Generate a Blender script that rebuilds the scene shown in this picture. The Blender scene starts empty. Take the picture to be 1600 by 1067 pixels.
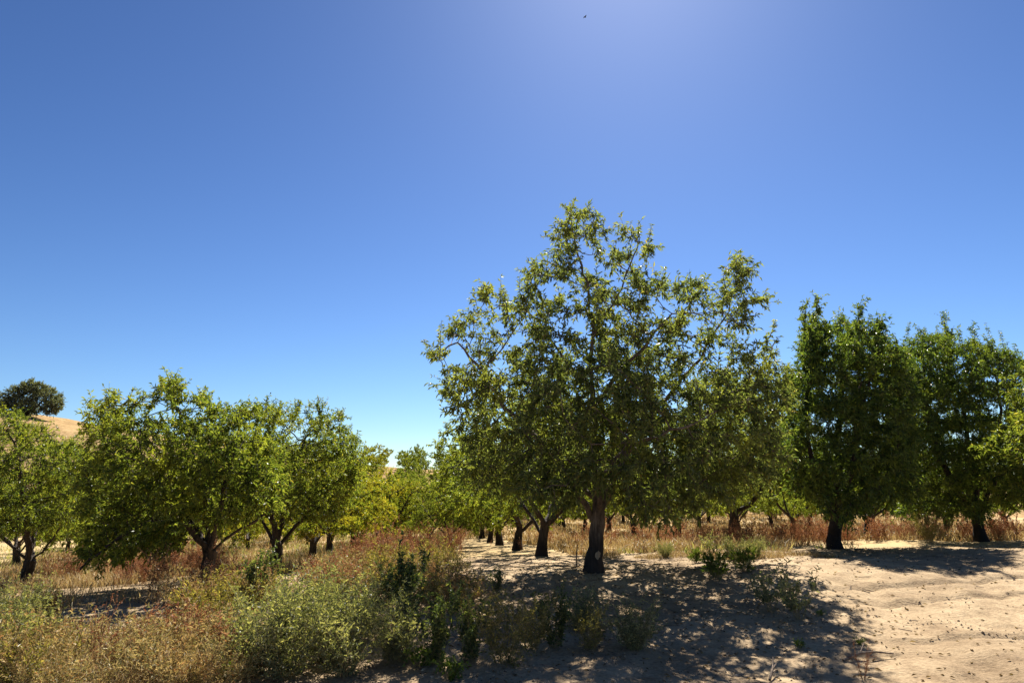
import bpy, math, numpy as np
from mathutils import Vector

# ------------------------------------------------------------------ camera, world, sun, exposure
scene = bpy.context.scene
COL = scene.collection
FPX, PITCH, CZ = 1067.0, math.radians(12.5), 1.6
cam_d = bpy.data.cameras.new('camera')
cam_d.lens = 24.0; cam_d.sensor_width = 36.0; cam_d.sensor_fit = 'HORIZONTAL'
cam_d.clip_start = 0.05; cam_d.clip_end = 3000
cam = bpy.data.objects.new('camera', cam_d); COL.objects.link(cam)
cam.location = (0, 0, CZ); cam.rotation_euler = (math.pi/2 + PITCH, 0, 0)
scene.camera = cam
EXPO = 1.38

SUN_EL, SUN_AZ = math.radians(47.5), math.radians(12.0)      # azimuth from +Y towards +X
world = bpy.data.worlds.new('World'); scene.world = world; world.use_nodes = True
wn = world.node_tree.nodes; wl = world.node_tree.links
sky = wn.new('ShaderNodeTexSky'); sky.sky_type = 'NISHITA'; sky.sun_disc = False
sky.sun_elevation = SUN_EL; sky.sun_rotation = SUN_AZ
sky.altitude = 200; sky.air_density = 1.0; sky.dust_density = 0.3; sky.ozone_density = 5.0
# deepen the clear blue: contrast curve on the whole sky, the same for light and view
SKY = 0.10
def _mul(src, v):
    n = wn.new('ShaderNodeVectorMath'); n.operation = 'MULTIPLY'; wl.new(src, n.inputs[0]); n.inputs[1].default_value = v; return n.outputs[0]
gam = wn.new('ShaderNodeGamma'); gam.inputs[1].default_value = 1.5
wl.new(_mul(sky.outputs[0], (.0805,)*3), gam.inputs[0])
kk = 1/(SKY*2**EXPO)
wl.new(_mul(gam.outputs[0], (2.08*kk, 2.02*kk, 1.97*kk)), wn['Background'].inputs[0]); wn['Background'].inputs[1].default_value = SKY
sd = bpy.data.lights.new('sun', 'SUN'); sd.energy = 5.0; sd.angle = math.radians(0.53); sd.color = (1.0, 0.94, 0.84)
sun = bpy.data.objects.new('sun', sd); COL.objects.link(sun)
SUNV = Vector((math.cos(SUN_EL)*math.sin(SUN_AZ), math.cos(SUN_EL)*math.cos(SUN_AZ), math.sin(SUN_EL)))
sun.rotation_euler = SUNV.to_track_quat('Z', 'Y').to_euler(); sun.location = (0, 0, 40)
scene.view_settings.view_transform = 'Standard'; scene.view_settings.look = 'None'
scene.view_settings.gamma = 1.0; scene.view_settings.exposure = EXPO
scene.cycles.sample_clamp_direct = 4.0; scene.cycles.sample_clamp_indirect = 3.0
scene.cycles.max_bounces = 6; scene.cycles.diffuse_bounces = 4; scene.cycles.transmission_bounces = 5

# ------------------------------------------------------------------ terrain functions
def smooth(a, b, x):
    t = np.clip((x-a)/(b-a), 0, 1); return t*t*(3-2*t)
def hash2(i, j, s):
    n = (i.astype(np.int64)*374761393 + j.astype(np.int64)*668265263 + s*974634777) & 0x7fffffff
    n = ((n ^ (n >> 13)) * 1274126177) & 0x7fffffff
    n = n ^ (n >> 16)
    return (n & 0xffff)/65535.0
def vnoise(x, y, s=0):
    xi = np.floor(x); yi = np.floor(y); fx = x-xi; fy = y-yi
    fx = fx*fx*(3-2*fx); fy = fy*fy*(3-2*fy)
    a = hash2(xi, yi, s); b = hash2(xi+1, yi, s); c = hash2(xi, yi+1, s); d = hash2(xi+1, yi+1, s)
    return (a*(1-fx)+b*fx)*(1-fy) + (c*(1-fx)+d*fx)*fy - 0.5
_py = np.linspace(-60, 260, 3201)
_pz = np.interp(_py, [-60, 6, 8, 11, 16.5, 22, 33, 40, 50, 65, 260], [0, 0, .16, .41, .15, -.1, -.58, -.75, -1.0, -1.1, -1.1])
_pz = np.convolve(np.pad(_pz, 12, mode='edge'), np.ones(25)/25, 'valid')
_px = np.linspace(-150, 150, 3001)
_pt = np.interp(_px, [-150, -30, -12.5, -5.8, -2, 0, 7, 13.6, 30, 150], [-1.4, -1.2, -.78, -.42, -.1, 0, .16, .28, .35, .35])
_pt = np.convolve(np.pad(_pt, 12, mode='edge'), np.ones(25)/25, 'valid')
def ground_z(x, y):
    x = np.asarray(x, float); y = np.asarray(y, float)
    z = np.interp(y, _py, _pz) + np.interp(x, _px, _pt)*smooth(5, 12, y)
    z = z + .10*vnoise(x/2.3, y/2.3, 1)*smooth(3, 7, y) + .05*vnoise(x/.8, y/.8, 2)
    return z
RX = [-220, -130, -98, -90, -80, -64, -45, -18, 0, 20, 60, 200]
RZ = [28, 23, 20.2, 18.2, 15.6, 13.6, 11.2, 8.4, 7.6, 7, 6, 6]
def hill_z(x, y):
    x = np.asarray(x, float); y = np.asarray(y, float)
    r = np.interp(x, RX, RZ)
    return r*np.where(y < 130, np.exp(-((y-130)/34.)**2), 1.0) + .5*vnoise(x/9, y/9, 5) - 0.4
def terrain(x, y):
    x = np.asarray(x, float); y = np.asarray(y, float)
    g = ground_z(x, y)
    return np.where(y > 52, np.maximum(g, g + hill_z(x, y)), g)
def ray(px, py):
    u = (px-800)/FPX; v = -(py-533.5)/FPX
    return np.array([u, math.cos(PITCH)-v*math.sin(PITCH), math.sin(PITCH)+v*math.cos(PITCH)])
def place(px, py, Y):
    d = ray(px, py); return d*(Y/d[1]) + np.array([0, 0, CZ])
def hit(px, py):
    d = ray(px, py); t = np.linspace(2, 70, 3000)
    P = d[None]*t[:, None] + np.array([0, 0, CZ])
    b = P[:, 2] <= ground_z(P[:, 0], P[:, 1])
    return P[np.argmax(b)] if b.any() else P[-1]
def to_px(P):
    P = np.atleast_2d(P); x = P[:, 0]; y = P[:, 1]; z = P[:, 2]-CZ
    dep = y*math.cos(PITCH)+z*math.sin(PITCH); up = -y*math.sin(PITCH)+z*math.cos(PITCH)
    return 800+FPX*x/dep, 533.5-FPX*up/dep

# ------------------------------------------------------------------ material helpers
def newmat(name):
    m = bpy.data.materials.new(name); m.use_nodes = True
    nt = m.node_tree; nt.nodes.clear()
    return m, nt, nt.nodes.new('ShaderNodeOutputMaterial')
def ramp(nt, stops):
    r = nt.nodes.new('ShaderNodeValToRGB'); e = r.color_ramp.elements
    while len(e) < len(stops): e.new(0.5)
    for k, (p, c) in enumerate(stops):
        e[k].position = p; e[k].color = (*c, 1)
    return r
def noise(nt, scale, detail=3, vec=None, rough=.55):
    n = nt.nodes.new('ShaderNodeTexNoise'); n.inputs['Scale'].default_value = scale
    n.inputs['Detail'].default_value = detail; n.inputs['Roughness'].default_value = rough
    if vec is not None: nt.links.new(vec, n.inputs['Vector'])
    return n
def mixc(nt, fac, a, b, mode='MIX'):
    m = nt.nodes.new('ShaderNodeMix'); m.data_type = 'RGBA'; m.blend_type = mode
    for sock, v in ((m.inputs[0], fac), (m.inputs[6], a), (m.inputs[7], b)):
        if isinstance(v, (int, float)): sock.default_value = v
        elif isinstance(v, tuple): sock.default_value = (*v, 1)
        else: nt.links.new(v, sock)
    return m.outputs[2]
def leafmat(name, stops, patch=None, trans=.54, rough=.42, tcol=(1.9, 1.8, .6), spec=.3, pscale=.9):
    m, nt, out = newmat(name)
    geo = nt.nodes.new('ShaderNodeNewGeometry')
    r = ramp(nt, stops); nt.links.new(geo.outputs['Random Per Island'], r.inputs[0])
    colr = r.outputs[0]
    if patch:
        tc = nt.nodes.new('ShaderNodeTexCoord')
        n = noise(nt, pscale, 2, tc.outputs['Object'])
        rr = ramp(nt, [(.50, (0, 0, 0)), (.68, (1, 1, 1))]); nt.links.new(n.outputs[0], rr.inputs[0])
        colr = mixc(nt, rr.outputs[0], colr, mixc(nt, .75, colr, patch))
    p = nt.nodes.new('ShaderNodeBsdfPrincipled'); nt.links.new(colr, p.inputs['Base Color'])
    p.inputs['Roughness'].default_value = rough; p.inputs['Specular IOR Level'].default_value = spec
    t = nt.nodes.new('ShaderNodeBsdfTranslucent'); nt.links.new(mixc(nt, 1.0, colr, tcol, 'MULTIPLY'), t.inputs[0])
    mx = nt.nodes.new('ShaderNodeMixShader'); mx.inputs[0].default_value = trans
    nt.links.new(p.outputs[0], mx.inputs[1]); nt.links.new(t.outputs[0], mx.inputs[2])
    nt.links.new(mx.outputs[0], out.inputs[0])
    return m
M = {}
G1, G2, G3 = (.034, .058, .017), (.096, .132, .032), (.180, .210, .056)
M['leaf'] = leafmat('almond_leaf', [(0, G1), (.45, G2), (.93, G3), (1, (.22, .19, .06))], patch=(.19, .21, .035))
M['leaf_grey'] = leafmat('almond_leaf_greyish', [(0, (.044, .066, .032)), (.5, (.105, .136, .060)), (.95, (.180, .212, .095)), (1, (.22, .18, .07))], patch=(.18, .20, .05))
M['leaf_dark'] = leafmat('almond_leaf_dark', [(0, (.024, .048, .018)), (.5, (.062, .104, .030)), (.95, (.140, .185, .048)), (1, (.18, .18, .06))], patch=(.15, .19, .04), trans=.46)
M['leaf_yellow'] = leafmat('almond_leaf_yellowing', [(0, (.045, .075, .016)), (.4, (.11, .145, .028)), (.8, (.22, .23, .04)), (1, (.32, .25, .06))], patch=(.30, .26, .04))
M['leaf_blue_haze'] = leafmat('hilltop_tree_leaf', [(0, (.055, .070, .058)), (1, (.16, .175, .14))], trans=.45)  # bluish-grey foliage, paled so that distance haze is part of its colour
M['weed_grey'] = leafmat('weed_grey_green', [(0, (.07, .085, .05)), (.5, (.17, .19, .105)), (1, (.36, .35, .21))], trans=.35, rough=.5, spec=.35)
M['weed_green'] = leafmat('weed_deep_green', [(0, (.03, .05, .022)), (.6, (.085, .12, .05)), (1, (.22, .25, .10))], trans=.35)
M['weed_bright'] = leafmat('weed_bright_green', [(0, (.05, .09, .02)), (1, (.15, .20, .045))], trans=.45)
M['weed_olive'] = leafmat('weed_olive', [(0, (.09, .09, .03)), (.5, (.18, .17, .06)), (1, (.34, .28, .12))], trans=.35)
M['rust'] = leafmat('rust_seed_heads', [(0, (.12, .045, .022)), (.45, (.27, .115, .058)), (.75, (.40, .21, .11)), (1, (.52, .38, .21))], trans=.3, rough=.7, tcol=(1.2, 1, .8), spec=.4)
M['tangle'] = leafmat('drying_weed_tangle', [(0, (.08, .07, .03)), (.25, (.32, .28, .13)), (.6, (.62, .50, .27)), (.8, (.24, .26, .10)), (1, (.44, .22, .11))], patch=(.42, .24, .12), trans=.3, rough=.55, spec=.3, pscale=.7, tcol=(1.2, 1.1, .7))
M['straw'] = leafmat('straw_blades', [(0, (.22, .14, .065)), (.5, (.38, .28, .13)), (.85, (.50, .40, .21)), (1, (.30, .15, .08))], trans=.3, rough=.6, tcol=(1.0, .95, .75), spec=.25)
M['litter'] = leafmat('fallen_leaves', [(0, (.11, .07, .04)), (.6, (.22, .15, .08)), (1, (.36, .27, .15))], trans=.1, rough=.8, spec=.1)

def barkmat(name, c1, c2, dark_h=0.0):
    m, nt, out = newmat(name)
    tc = nt.nodes.new('ShaderNodeTexCoord'); mp = nt.nodes.new('ShaderNodeMapping')
    mp.inputs['Scale'].default_value = (1, 1, .22); nt.links.new(tc.outputs['Object'], mp.inputs[0])
    n = noise(nt, 26, 5, mp.outputs[0], .65)
    r = ramp(nt, [(.3, c1), (.7, c2)]); nt.links.new(n.outputs[0], r.inputs[0]); c = r.outputs[0]
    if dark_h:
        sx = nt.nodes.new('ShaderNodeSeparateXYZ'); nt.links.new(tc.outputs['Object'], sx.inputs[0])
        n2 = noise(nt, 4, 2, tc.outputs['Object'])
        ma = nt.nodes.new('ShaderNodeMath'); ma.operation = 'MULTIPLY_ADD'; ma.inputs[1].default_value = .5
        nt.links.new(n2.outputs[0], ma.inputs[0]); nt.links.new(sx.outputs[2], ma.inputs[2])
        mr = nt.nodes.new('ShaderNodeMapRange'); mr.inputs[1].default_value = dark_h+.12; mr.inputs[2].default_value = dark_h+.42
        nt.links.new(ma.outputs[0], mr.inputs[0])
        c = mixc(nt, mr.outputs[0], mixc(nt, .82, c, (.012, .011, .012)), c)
    p = nt.nodes.new('ShaderNodeBsdfPrincipled'); nt.links.new(c, p.inputs['Base Color']); p.inputs['Roughness'].default_value = .85
    p.inputs['Specular IOR Level'].default_value = .2
    b = nt.nodes.new('ShaderNodeBump'); b.inputs['Strength'].default_value = .9; b.inputs['Distance'].default_value = .03
    nt.links.new(n.outputs[0], b.inputs['Height']); nt.links.new(b.outputs[0], p.inputs['Normal'])
    nt.links.new(p.outputs[0], out.inputs[0]); return m
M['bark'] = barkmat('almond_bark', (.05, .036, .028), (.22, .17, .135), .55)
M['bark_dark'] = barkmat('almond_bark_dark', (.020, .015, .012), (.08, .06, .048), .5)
M['stem'] = barkmat('weed_stem', (.16, .14, .07), (.30, .25, .13))
M['stem_rust'] = barkmat('rust_stem', (.16, .06, .03), (.32, .16, .08))
M['stick'] = barkmat('weathered_stick', (.10, .07, .05), (.26, .20, .15))
M['scar'] = barkmat('bare_wood_scar', (.22, .17, .12), (.36, .29, .21))
M['bird'] = barkmat('dark_feathers', (.012, .011, .01), (.03, .028, .026))

def groundmat():
    m, nt, out = newmat('sandy_soil')
    geo = nt.nodes.new('ShaderNodeNewGeometry'); pos = geo.outputs['Position']
    big = noise(nt, .55, 4, pos); mid = noise(nt, 3.2, 5, pos, .62); fine = noise(nt, 32, 4, pos, .6)
    r = ramp(nt, [(.28, (.27, .195, .12)), (.5, (.40, .305, .195)), (.75, (.48, .375, .245))])
    nt.links.new(mid.outputs[0], r.inputs[0])
    r2 = ramp(nt, [(.32, (.66, .62, .58)), (.66, (1.06, 1.04, 1.0))]); nt.links.new(big.outputs[0], r2.inputs[0])
    c = mixc(nt, 1.0, r.outputs[0], r2.outputs[0], 'MULTIPLY')
    r3 = ramp(nt, [(.33, (.66, .62, .57)), (.58, (1.05, 1.04, 1.03))]); nt.links.new(fine.outputs[0], r3.inputs[0])
    c = mixc(nt, .8, c, mixc(nt, 1.0, c, r3.outputs[0], 'MULTIPLY'))
    # dark crumbs of bark and dung scattered on the sand
    v = nt.nodes.new('ShaderNodeTexVoronoi'); v.inputs['Scale'].default_value = 9.0; nt.links.new(pos, v.inputs['Vector'])
    rv = ramp(nt, [(.10, (1, 1, 1)), (.17, (0, 0, 0))]); nt.links.new(v.outputs['Distance'], rv.inputs[0])
    gate = ramp(nt, [(.52, (0, 0, 0)), (.60, (1, 1, 1))]); nt.links.new(noise(nt, 2.1, 3, pos).outputs[0], gate.inputs[0])
    c = mixc(nt, mixc(nt, 1.0, rv.outputs[0], gate.outputs[0], 'MULTIPLY'), c, (.15, .105, .07))
    # straw-littered soil deeper in the orchard
    sx = nt.nodes.new('ShaderNodeSeparateXYZ'); nt.links.new(pos, sx.inputs[0])
    mr = nt.nodes.new('ShaderNodeMapRange'); mr.inputs[1].default_value = 15; mr.inputs[2].default_value = 20
    nt.links.new(sx.outputs[1], mr.inputs[0])
    c = mixc(nt, mr.outputs[0], c, mixc(nt, .7, c, (.46, .33, .15)))
    p = nt.nodes.new('ShaderNodeBsdfPrincipled'); nt.links.new(c, p.inputs['Base Color'])
    p.inputs['Roughness'].default_value = .95; p.inputs['Specular IOR Level'].default_value = .1
    add = nt.nodes.new('ShaderNodeMath'); add.operation = 'MULTIPLY_ADD'; add.inputs[1].default_value = .35
    nt.links.new(fine.outputs[0], add.inputs[0]); nt.links.new(mid.outputs[0], add.inputs[2])
    b = nt.nodes.new('ShaderNodeBump'); b.inputs['Strength'].default_value = .8; b.inputs['Distance'].default_value = .05
    nt.links.new(add.outputs[0], b.inputs['Height']); nt.links.new(b.outputs[0], p.inputs['Normal'])
    nt.links.new(p.outputs[0], out.inputs[0]); return m
M['soil'] = groundmat()
def hillmat():
    m, nt, out = newmat('dry_hill_grass')
    geo = nt.nodes.new('ShaderNodeNewGeometry'); pos = geo.outputs['Position']
    n = noise(nt, .35, 5, pos, .65); f = noise(nt, 2.5, 4, pos, .7)
    r = ramp(nt, [(.3, (.24, .16, .085)), (.55, (.40, .28, .15)), (.8, (.50, .36, .20))]); nt.links.new(n.outputs[0], r.inputs[0])
    r2 = ramp(nt, [(.35, (.6, .58, .5)), (.6, (1.05, 1.03, 1))]); nt.links.new(f.outputs[0], r2.inputs[0])
    p = nt.nodes.new('ShaderNodeBsdfPrincipled'); nt.links.new(mixc(nt, 1.0, r.outputs[0], r2.outputs[0], 'MULTIPLY'), p.inputs['Base Color'])
    p.inputs['Roughness'].default_value = 1; p.inputs['Specular IOR Level'].default_value = 0
    nt.links.new(p.outputs[0], out.inputs[0]); return m
M['hill'] = hillmat()
def clodmat():
    m, nt, out = newmat('soil_clods')
    geo = nt.nodes.new('ShaderNodeNewGeometry')
    r = ramp(nt, [(0, (.09, .06, .038)), (.5, (.24, .175, .11)), (1, (.48, .37, .25))]); nt.links.new(geo.outputs['Random Per Island'], r.inputs[0])
    p = nt.nodes.new('ShaderNodeBsdfPrincipled'); nt.links.new(r.outputs[0], p.inputs['Base Color']); p.inputs['Roughness'].default_value = .95
    nt.links.new(p.outputs[0], out.inputs[0]); return m
M['clod'] = clodmat()

# ------------------------------------------------------------------ mesh helpers
class Geo:
    """collects vertex and face arrays for one mesh"""
    def __init__(s): s.V = []; s.F = []; s.n = 0
    def add(s, V, *Fs):
        if len(V) == 0: return
        s.V.append(np.asarray(V, np.float32).reshape(-1, 3))
        for F in Fs:
            if len(F): s.F.append(np.asarray(F, np.int32) + s.n)
        s.n += len(s.V[-1])
    def arrays(s):
        V = np.concatenate(s.V) if s.V else np.zeros((0, 3), np.float32)
        tri = [f for f in s.F if f.shape[1] == 3]; quad = [f for f in s.F if f.shape[1] == 4]
        return V, (np.concatenate(tri) if tri else np.zeros((0, 3), np.int32)), (np.concatenate(quad) if quad else np.zeros((0, 4), np.int32))
    def mesh(s, name, mat, smooth_shade=False):
        V, T, Q = s.arrays()
        me = bpy.data.meshes.new(name)
        me.vertices.add(len(V)); me.vertices.foreach_set('co', V.ravel())
        nl = T.size + Q.size; me.loops.add(nl)
        me.loops.foreach_set('vertex_index', np.concatenate([T.ravel(), Q.ravel()]).astype(np.int32))
        me.polygons.add(len(T)+len(Q))
        st = np.concatenate([np.arange(len(T))*3, T.size + np.arange(len(Q))*4]).astype(np.int32)
        me.polygons.foreach_set('loop_start', st)
        me.polygons.foreach_set('use_smooth', np.full(len(st), smooth_shade, bool))
        me.materials.append(mat); me.update(calc_edges=True); me.validate()
        return me
def link(name, me, parent=None, loc=(0, 0, 0)):
    o = bpy.data.objects.new(name, me); COL.objects.link(o); o.location = loc
    if parent: o.parent = parent
    return o
def thing(name, label, cat, loc, group=None, rz=0.0, scale=1.0):
    o = bpy.data.objects.new(name, None); COL.objects.link(o); o.location = loc; o.rotation_euler = (0, 0, rz)
    o.scale = (scale,)*3; o.empty_display_size = .2
    o['label'] = label; o['category'] = cat
    if group: o['group'] = group
    return o
def copy_tree(src, loc, rz, scale, label, group, name=None):
    r = src.copy(); COL.objects.link(r); r.location = loc; r.rotation_euler = (0, 0, rz)
    r.scale = scale if isinstance(scale, tuple) else (scale,)*3
    r['label'] = label
    if group: r['group'] = group
    if name: r.name = name
    for ch in [c for c in src.children]:
        c = ch.copy(); COL.objects.link(c); c.parent = r
        for g in [x for x in ch.children]:
            d = g.copy(); COL.objects.link(d); d.parent = c
    return r
def norm(a): return a/np.maximum(np.linalg.norm(a, axis=-1, keepdims=True), 1e-9)
def leaves(rng, P, D, L, W, fold=.25, up=1.0):
    """folded two-triangle leaves at P pointing along D"""
    n = len(P); D = norm(D)
    N = norm(np.array([0, 0, up]) + rng.normal(0, .6, (n, 3))); S = norm(np.cross(D, N)); N = np.cross(S, D)
    L = np.broadcast_to(L, (n,))[:, None]; W = np.broadcast_to(W, (n,))[:, None]
    mid = P + D*L*.45 + N*L*.04
    tip = P + D*L - N*L*(.04+.26*rng.random((n, 1)))
    V = np.stack([P, mid + S*W*.5 + N*W*fold, tip, mid - S*W*.5 + N*W*fold], 1).reshape(-1, 3)
    i = np.arange(n)[:, None]*4
    return V, np.concatenate([i + np.array([0, 2, 1]), i + np.array([0, 3, 2])])
def tubes(A, B, ra, rb, k=3):
    """separate open prisms from A to B"""
    n = len(A); T = norm(B-A)
    ref = np.where(np.abs(T[:, 2:3]) > .8, np.array([[1., 0, 0]]), np.array([[0, 0, 1.]]))
    U = norm(np.cross(T, ref)); W = np.cross(T, U)
    a = np.arange(k)*2*math.pi/k
    ring = U[:, None]*np.cos(a)[None, :, None] + W[:, None]*np.sin(a)[None, :, None]
    ra = np.broadcast_to(ra, (n,))[:, None, None]; rb = np.broadcast_to(rb, (n,))[:, None, None]
    V = np.concatenate([A[:, None]+ring*ra, B[:, None]+ring*rb], 1).reshape(-1, 3)
    i = np.arange(n)[:, None]*2*k; j = np.arange(k); jn = (j+1) % k
    F = np.stack([np.broadcast_to(j, (n, k))+i, np.broadcast_to(jn, (n, k))+i, np.broadcast_to(jn+k, (n, k))+i, np.broadcast_to(j+k, (n, k))+i], -1).reshape(-1, 4)
    return V, F

# ------------------------------------------------------------------ tree growing (space colonisation)
def grow(rng, guides, att, step=.17, di=1.6, dk=.24, iters=90, bias=(0, 0, .10)):
    pos = []; par = []
    def add(p, q): pos.append(np.asarray(p, float)); par.append(q); return len(pos)-1
    for gl in guides:                                      # polylines; each after the first starts at the nearest node so far
        gl = [np.asarray(p, float) for p in gl]
        if not pos: last = add(gl[0], -1)
        else:
            d = np.linalg.norm(np.array(pos)-gl[0], axis=1); last = int(np.argmin(d))
        for p in gl[1:]:
            a = pos[last]; L = np.linalg.norm(p-a); m = max(1, int(round(L/step)))
            for k in range(1, m+1):
                q = a+(p-a)*k/m + (rng.normal(0, .02, 3) if k < m else 0)
                last = add(q, last)
    P = np.zeros((16000, 3)); n = len(pos); P[:n] = pos; par = par + [0]*(16000-n)
    par = np.array(par); kids = {}
    D = np.linalg.norm(att[:, None]-P[None, :n], axis=2); near = D.argmin(1); nd = D.min(1); alive = nd > dk
    bias = np.array(bias)
    for it in range(iters):
        act = alive & (nd < di)
        if not act.any():
            if not alive.any(): break
            di *= 1.4; continue
        idx = near[act]; v = norm(att[act]-P[idx])
        u, inv = np.unique(idx, return_inverse=True)
        acc = np.zeros((len(u), 3)); np.add.at(acc, inv, v)
        dirs = norm(norm(acc) + bias + rng.normal(0, .16, acc.shape))
        new = P[u] + dirs*step
        ok = []
        for q, k in enumerate(u):
            s = kids.setdefault(int(k), [])
            if len(s) < 3 and all(np.linalg.norm(c-new[q]) > step*.45 for c in s): s.append(new[q]); ok.append(q)
        if not ok:
            alive &= ~act; continue
        new = new[ok]; m = len(new)
        if n+m > 15900: break
        P[n:n+m] = new; par[n:n+m] = u[ok]
        ai = np.nonzero(alive)[0]
        D = np.linalg.norm(att[ai][:, None]-new[None], axis=2); b = D.argmin(1); bd = D.min(1)
        upd = bd < nd[ai]; nd[ai[upd]] = bd[upd]; near[ai[upd]] = n+b[upd]
        alive &= nd > dk; n += m
    return P[:n], par[:n]
def build_tree(rng, name, label, base, guides, att, R, leafm, barkm, nleaf, leafL, leafW, group=None, step=.17, dk=.24, twigs=True,
               limbs=True, k=7, droop=.30, r0=.0045, cat='tree', iters=90, twig_len=(.10, .38), thin=None, gap=.62, airy=.25, spires=()):
    """guides and attractors in coordinates relative to base"""
    P, par = grow(rng, guides, att, step=step, dk=dk, iters=iters)
    n = len(P); tips = np.zeros(n); nch = np.bincount(par[1:], minlength=n)
    tips[nch == 0] = 1
    order = np.arange(n-1, 0, -1)
    # parents always precede children
    for i in order: tips[par[i]] += tips[i]
    N0 = tips[0]; a = math.log(R/r0)/math.log(max(N0, 2)); rad = r0*np.maximum(tips, 1)**a
    hgt = P[:, 2]; rad = rad*np.where(hgt < .35, 1+.45*(1-np.clip(hgt/.35, 0, 1))**1.5, 1)
    main = np.full(n, -1)
    for i in range(1, n):
        p = par[i]
        if main[p] < 0 or tips[i] > tips[main[p]]: main[p] = i
    chain = np.zeros(n, int)
    for i in range(1, n):
        chain[i] = chain[par[i]] if main[par[i]] == i else i
    tan = np.zeros_like(P)
    for i in range(n):
        t = P[i]-P[par[i]] if i else np.array([0, 0, 1e-6])
        if main[i] >= 0: t = t + (P[main[i]]-P[i])
        tan[i] = t
    tan = norm(tan)
    # which limb a node belongs to: the big subtrees leaving the trunk
    limb = np.zeros(n, int); nl = 0
    if limbs:
        lead = np.zeros(n, bool)
        for i in range(1, n):
            p = par[i]
            if limb[p]: limb[i] = limb[p]; continue
            if hgt[i] > .5 and tips[i] < .72*N0 and tips[i] > .05*N0 and nl < 9: nl += 1; limb[i] = nl
    root = thing(name, label, cat, tuple(base), group)
    csum = np.zeros((n, 3)); np.add.at(csum, chain, tan)
    ax = np.abs(csum[chain]).argmin(1); ref = np.eye(3)[ax]
    ang = np.arange(k)*2*math.pi/k
    def rings(Pc, T, Rf, r):
        U = norm(np.cross(T, Rf)); W = np.cross(T, U)
        ca = np.cos(ang)[None]; sa = np.sin(ang)[None]; zz = Pc[:, 2:3]
        f = 1+.34*vnoise(2.2*ca+zz*1.7+9, 2.2*sa+zz*1.3, 81)+.12*vnoise(5*ca+zz*5, 5*sa-zz*4, 82)
        return Pc[:, None]+(U[:, None]*ca[:, :, None]+W[:, None]*sa[:, :, None])*(r[:, None]*f)[:, :, None]
    own = rings(P, tan, ref, rad)
    i = np.arange(1, n); ismain = main[par[i]] == i
    segT = norm(P[i]-P[par[i]])
    start = rings(P[par[i]], np.where(ismain[:, None], tan[par[i]], segT), ref[i], np.where(ismain, rad[par[i]], rad[i]*1.08))
    wob = 1
    j = np.arange(k); jn = (j+1) % k
    for l in range(nl+1):
        sel = (limb[i] == l)
        if thin is not None: sel &= rad[i] > thin
        if not sel.any(): continue
        A = start[sel]; B = own[i[sel]]; m = len(A)
        V = np.concatenate([A, B], 1).reshape(-1, 3); o = np.arange(m)[:, None]*2*k
        F = np.stack([j[None]+o, jn[None]+o, jn[None]+o+k, j[None]+o+k], -1).reshape(-1, 4)
        g = Geo(); g.add(V, F)
        if l == 0: tg = g; continue
        link('limb', g.mesh('limb', barkm, True), root)
    # twigs and leaves
    thinn = np.nonzero((rad < .016) & (hgt > .55))[0]
    per = nleaf/len(thinn); ntw = int(np.clip(round(per/9), 2, 6))
    src = np.repeat(thinn, ntw); m = len(src)
    out = norm(P[src]-np.array([0, 0, P[:, 2].max()*.45]))
    cl = vnoise(P[src, 0]*1.5+P[src, 2]*.9, P[src, 1]*1.5-P[src, 2]*1.1, 61)+.5*vnoise(P[src, 0]*3.3-P[src, 2]*2, P[src, 1]*3.1+P[src, 2]*2.3, 62)
    zt = np.clip((P[src, 2]/P[:, 2].max()-.38)/.4, 0, 1)
    keep = cl > gap - .9 + .75*zt*airy + rng.normal(0, .08, m); keep |= (tips[src] <= 1) & (rng.random(m) < .75); src = src[keep]; m = len(src); out = out[keep]
    td = norm(tan[src]*.6 + rng.normal(0, .6, (m, 3)) + out*.35 + np.array([0, 0, .05]))
    tl = rng.uniform(*twig_len, m)
    A = P[src]; B = A + td*tl[:, None]
    if twigs:
        V, F = tubes(A, B, .0035, .0018, 3); tg.add(V, F)
    q = max(1, int(round(nleaf/m))); idx = np.repeat(np.arange(m), q); mm = len(idx)
    t = rng.uniform(.04, 1.0, mm)**.85
    lp = A[idx]+(B-A)[idx]*t[:, None]
    ld = td[idx]*.55 + rng.normal(0, .6, (mm, 3)) + np.array([0, 0, -droop])
    sz = rng.uniform(.45, 1.2, mm)
    V, T = leaves(rng, lp, ld, leafL*sz, leafW*sz)
    g = Geo(); g.add(V, T)
    for tip, ln in spires:                                 # whips standing above the crown, leaves spaced along them
        d = np.linalg.norm(P-(tip-np.array([0, 0, ln])), axis=1); b0 = P[int(np.argmin(d))]
        if np.linalg.norm(b0-tip) > 2.2*ln: continue
        mid_ = b0+(tip-b0)*.5+rng.normal(0, .05, 3); L3p = np.array([b0, mid_, tip])
        Vs, Fs = tubes(L3p[:-1], L3p[1:], np.array([.007, .005]), np.array([.005, .002]), 4); tg.add(Vs, Fs)
        ns = int(np.linalg.norm(tip-b0)/.011); tt = np.sort(rng.random(ns))**.85; pos_ = np.where(tt[:, None] < .5, b0+(mid_-b0)*tt[:, None]*2, mid_+(tip-mid_)*(tt[:, None]*2-1))
        an = np.arange(ns)*2.4+rng.normal(0, .4, ns); dd = np.stack([np.cos(an), np.sin(an), rng.normal(.05, .35, ns)], 1); sz = rng.uniform(.6, 1.1, ns)*(1.1-.45*tt)
        g.add(*leaves(rng, pos_, dd, leafL*1.35*sz, leafW*1.3*sz))
    link('trunk', tg.mesh('trunk', barkm, True), root)
    link('crown', g.mesh('crown', leafm), root)
    return root
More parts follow.
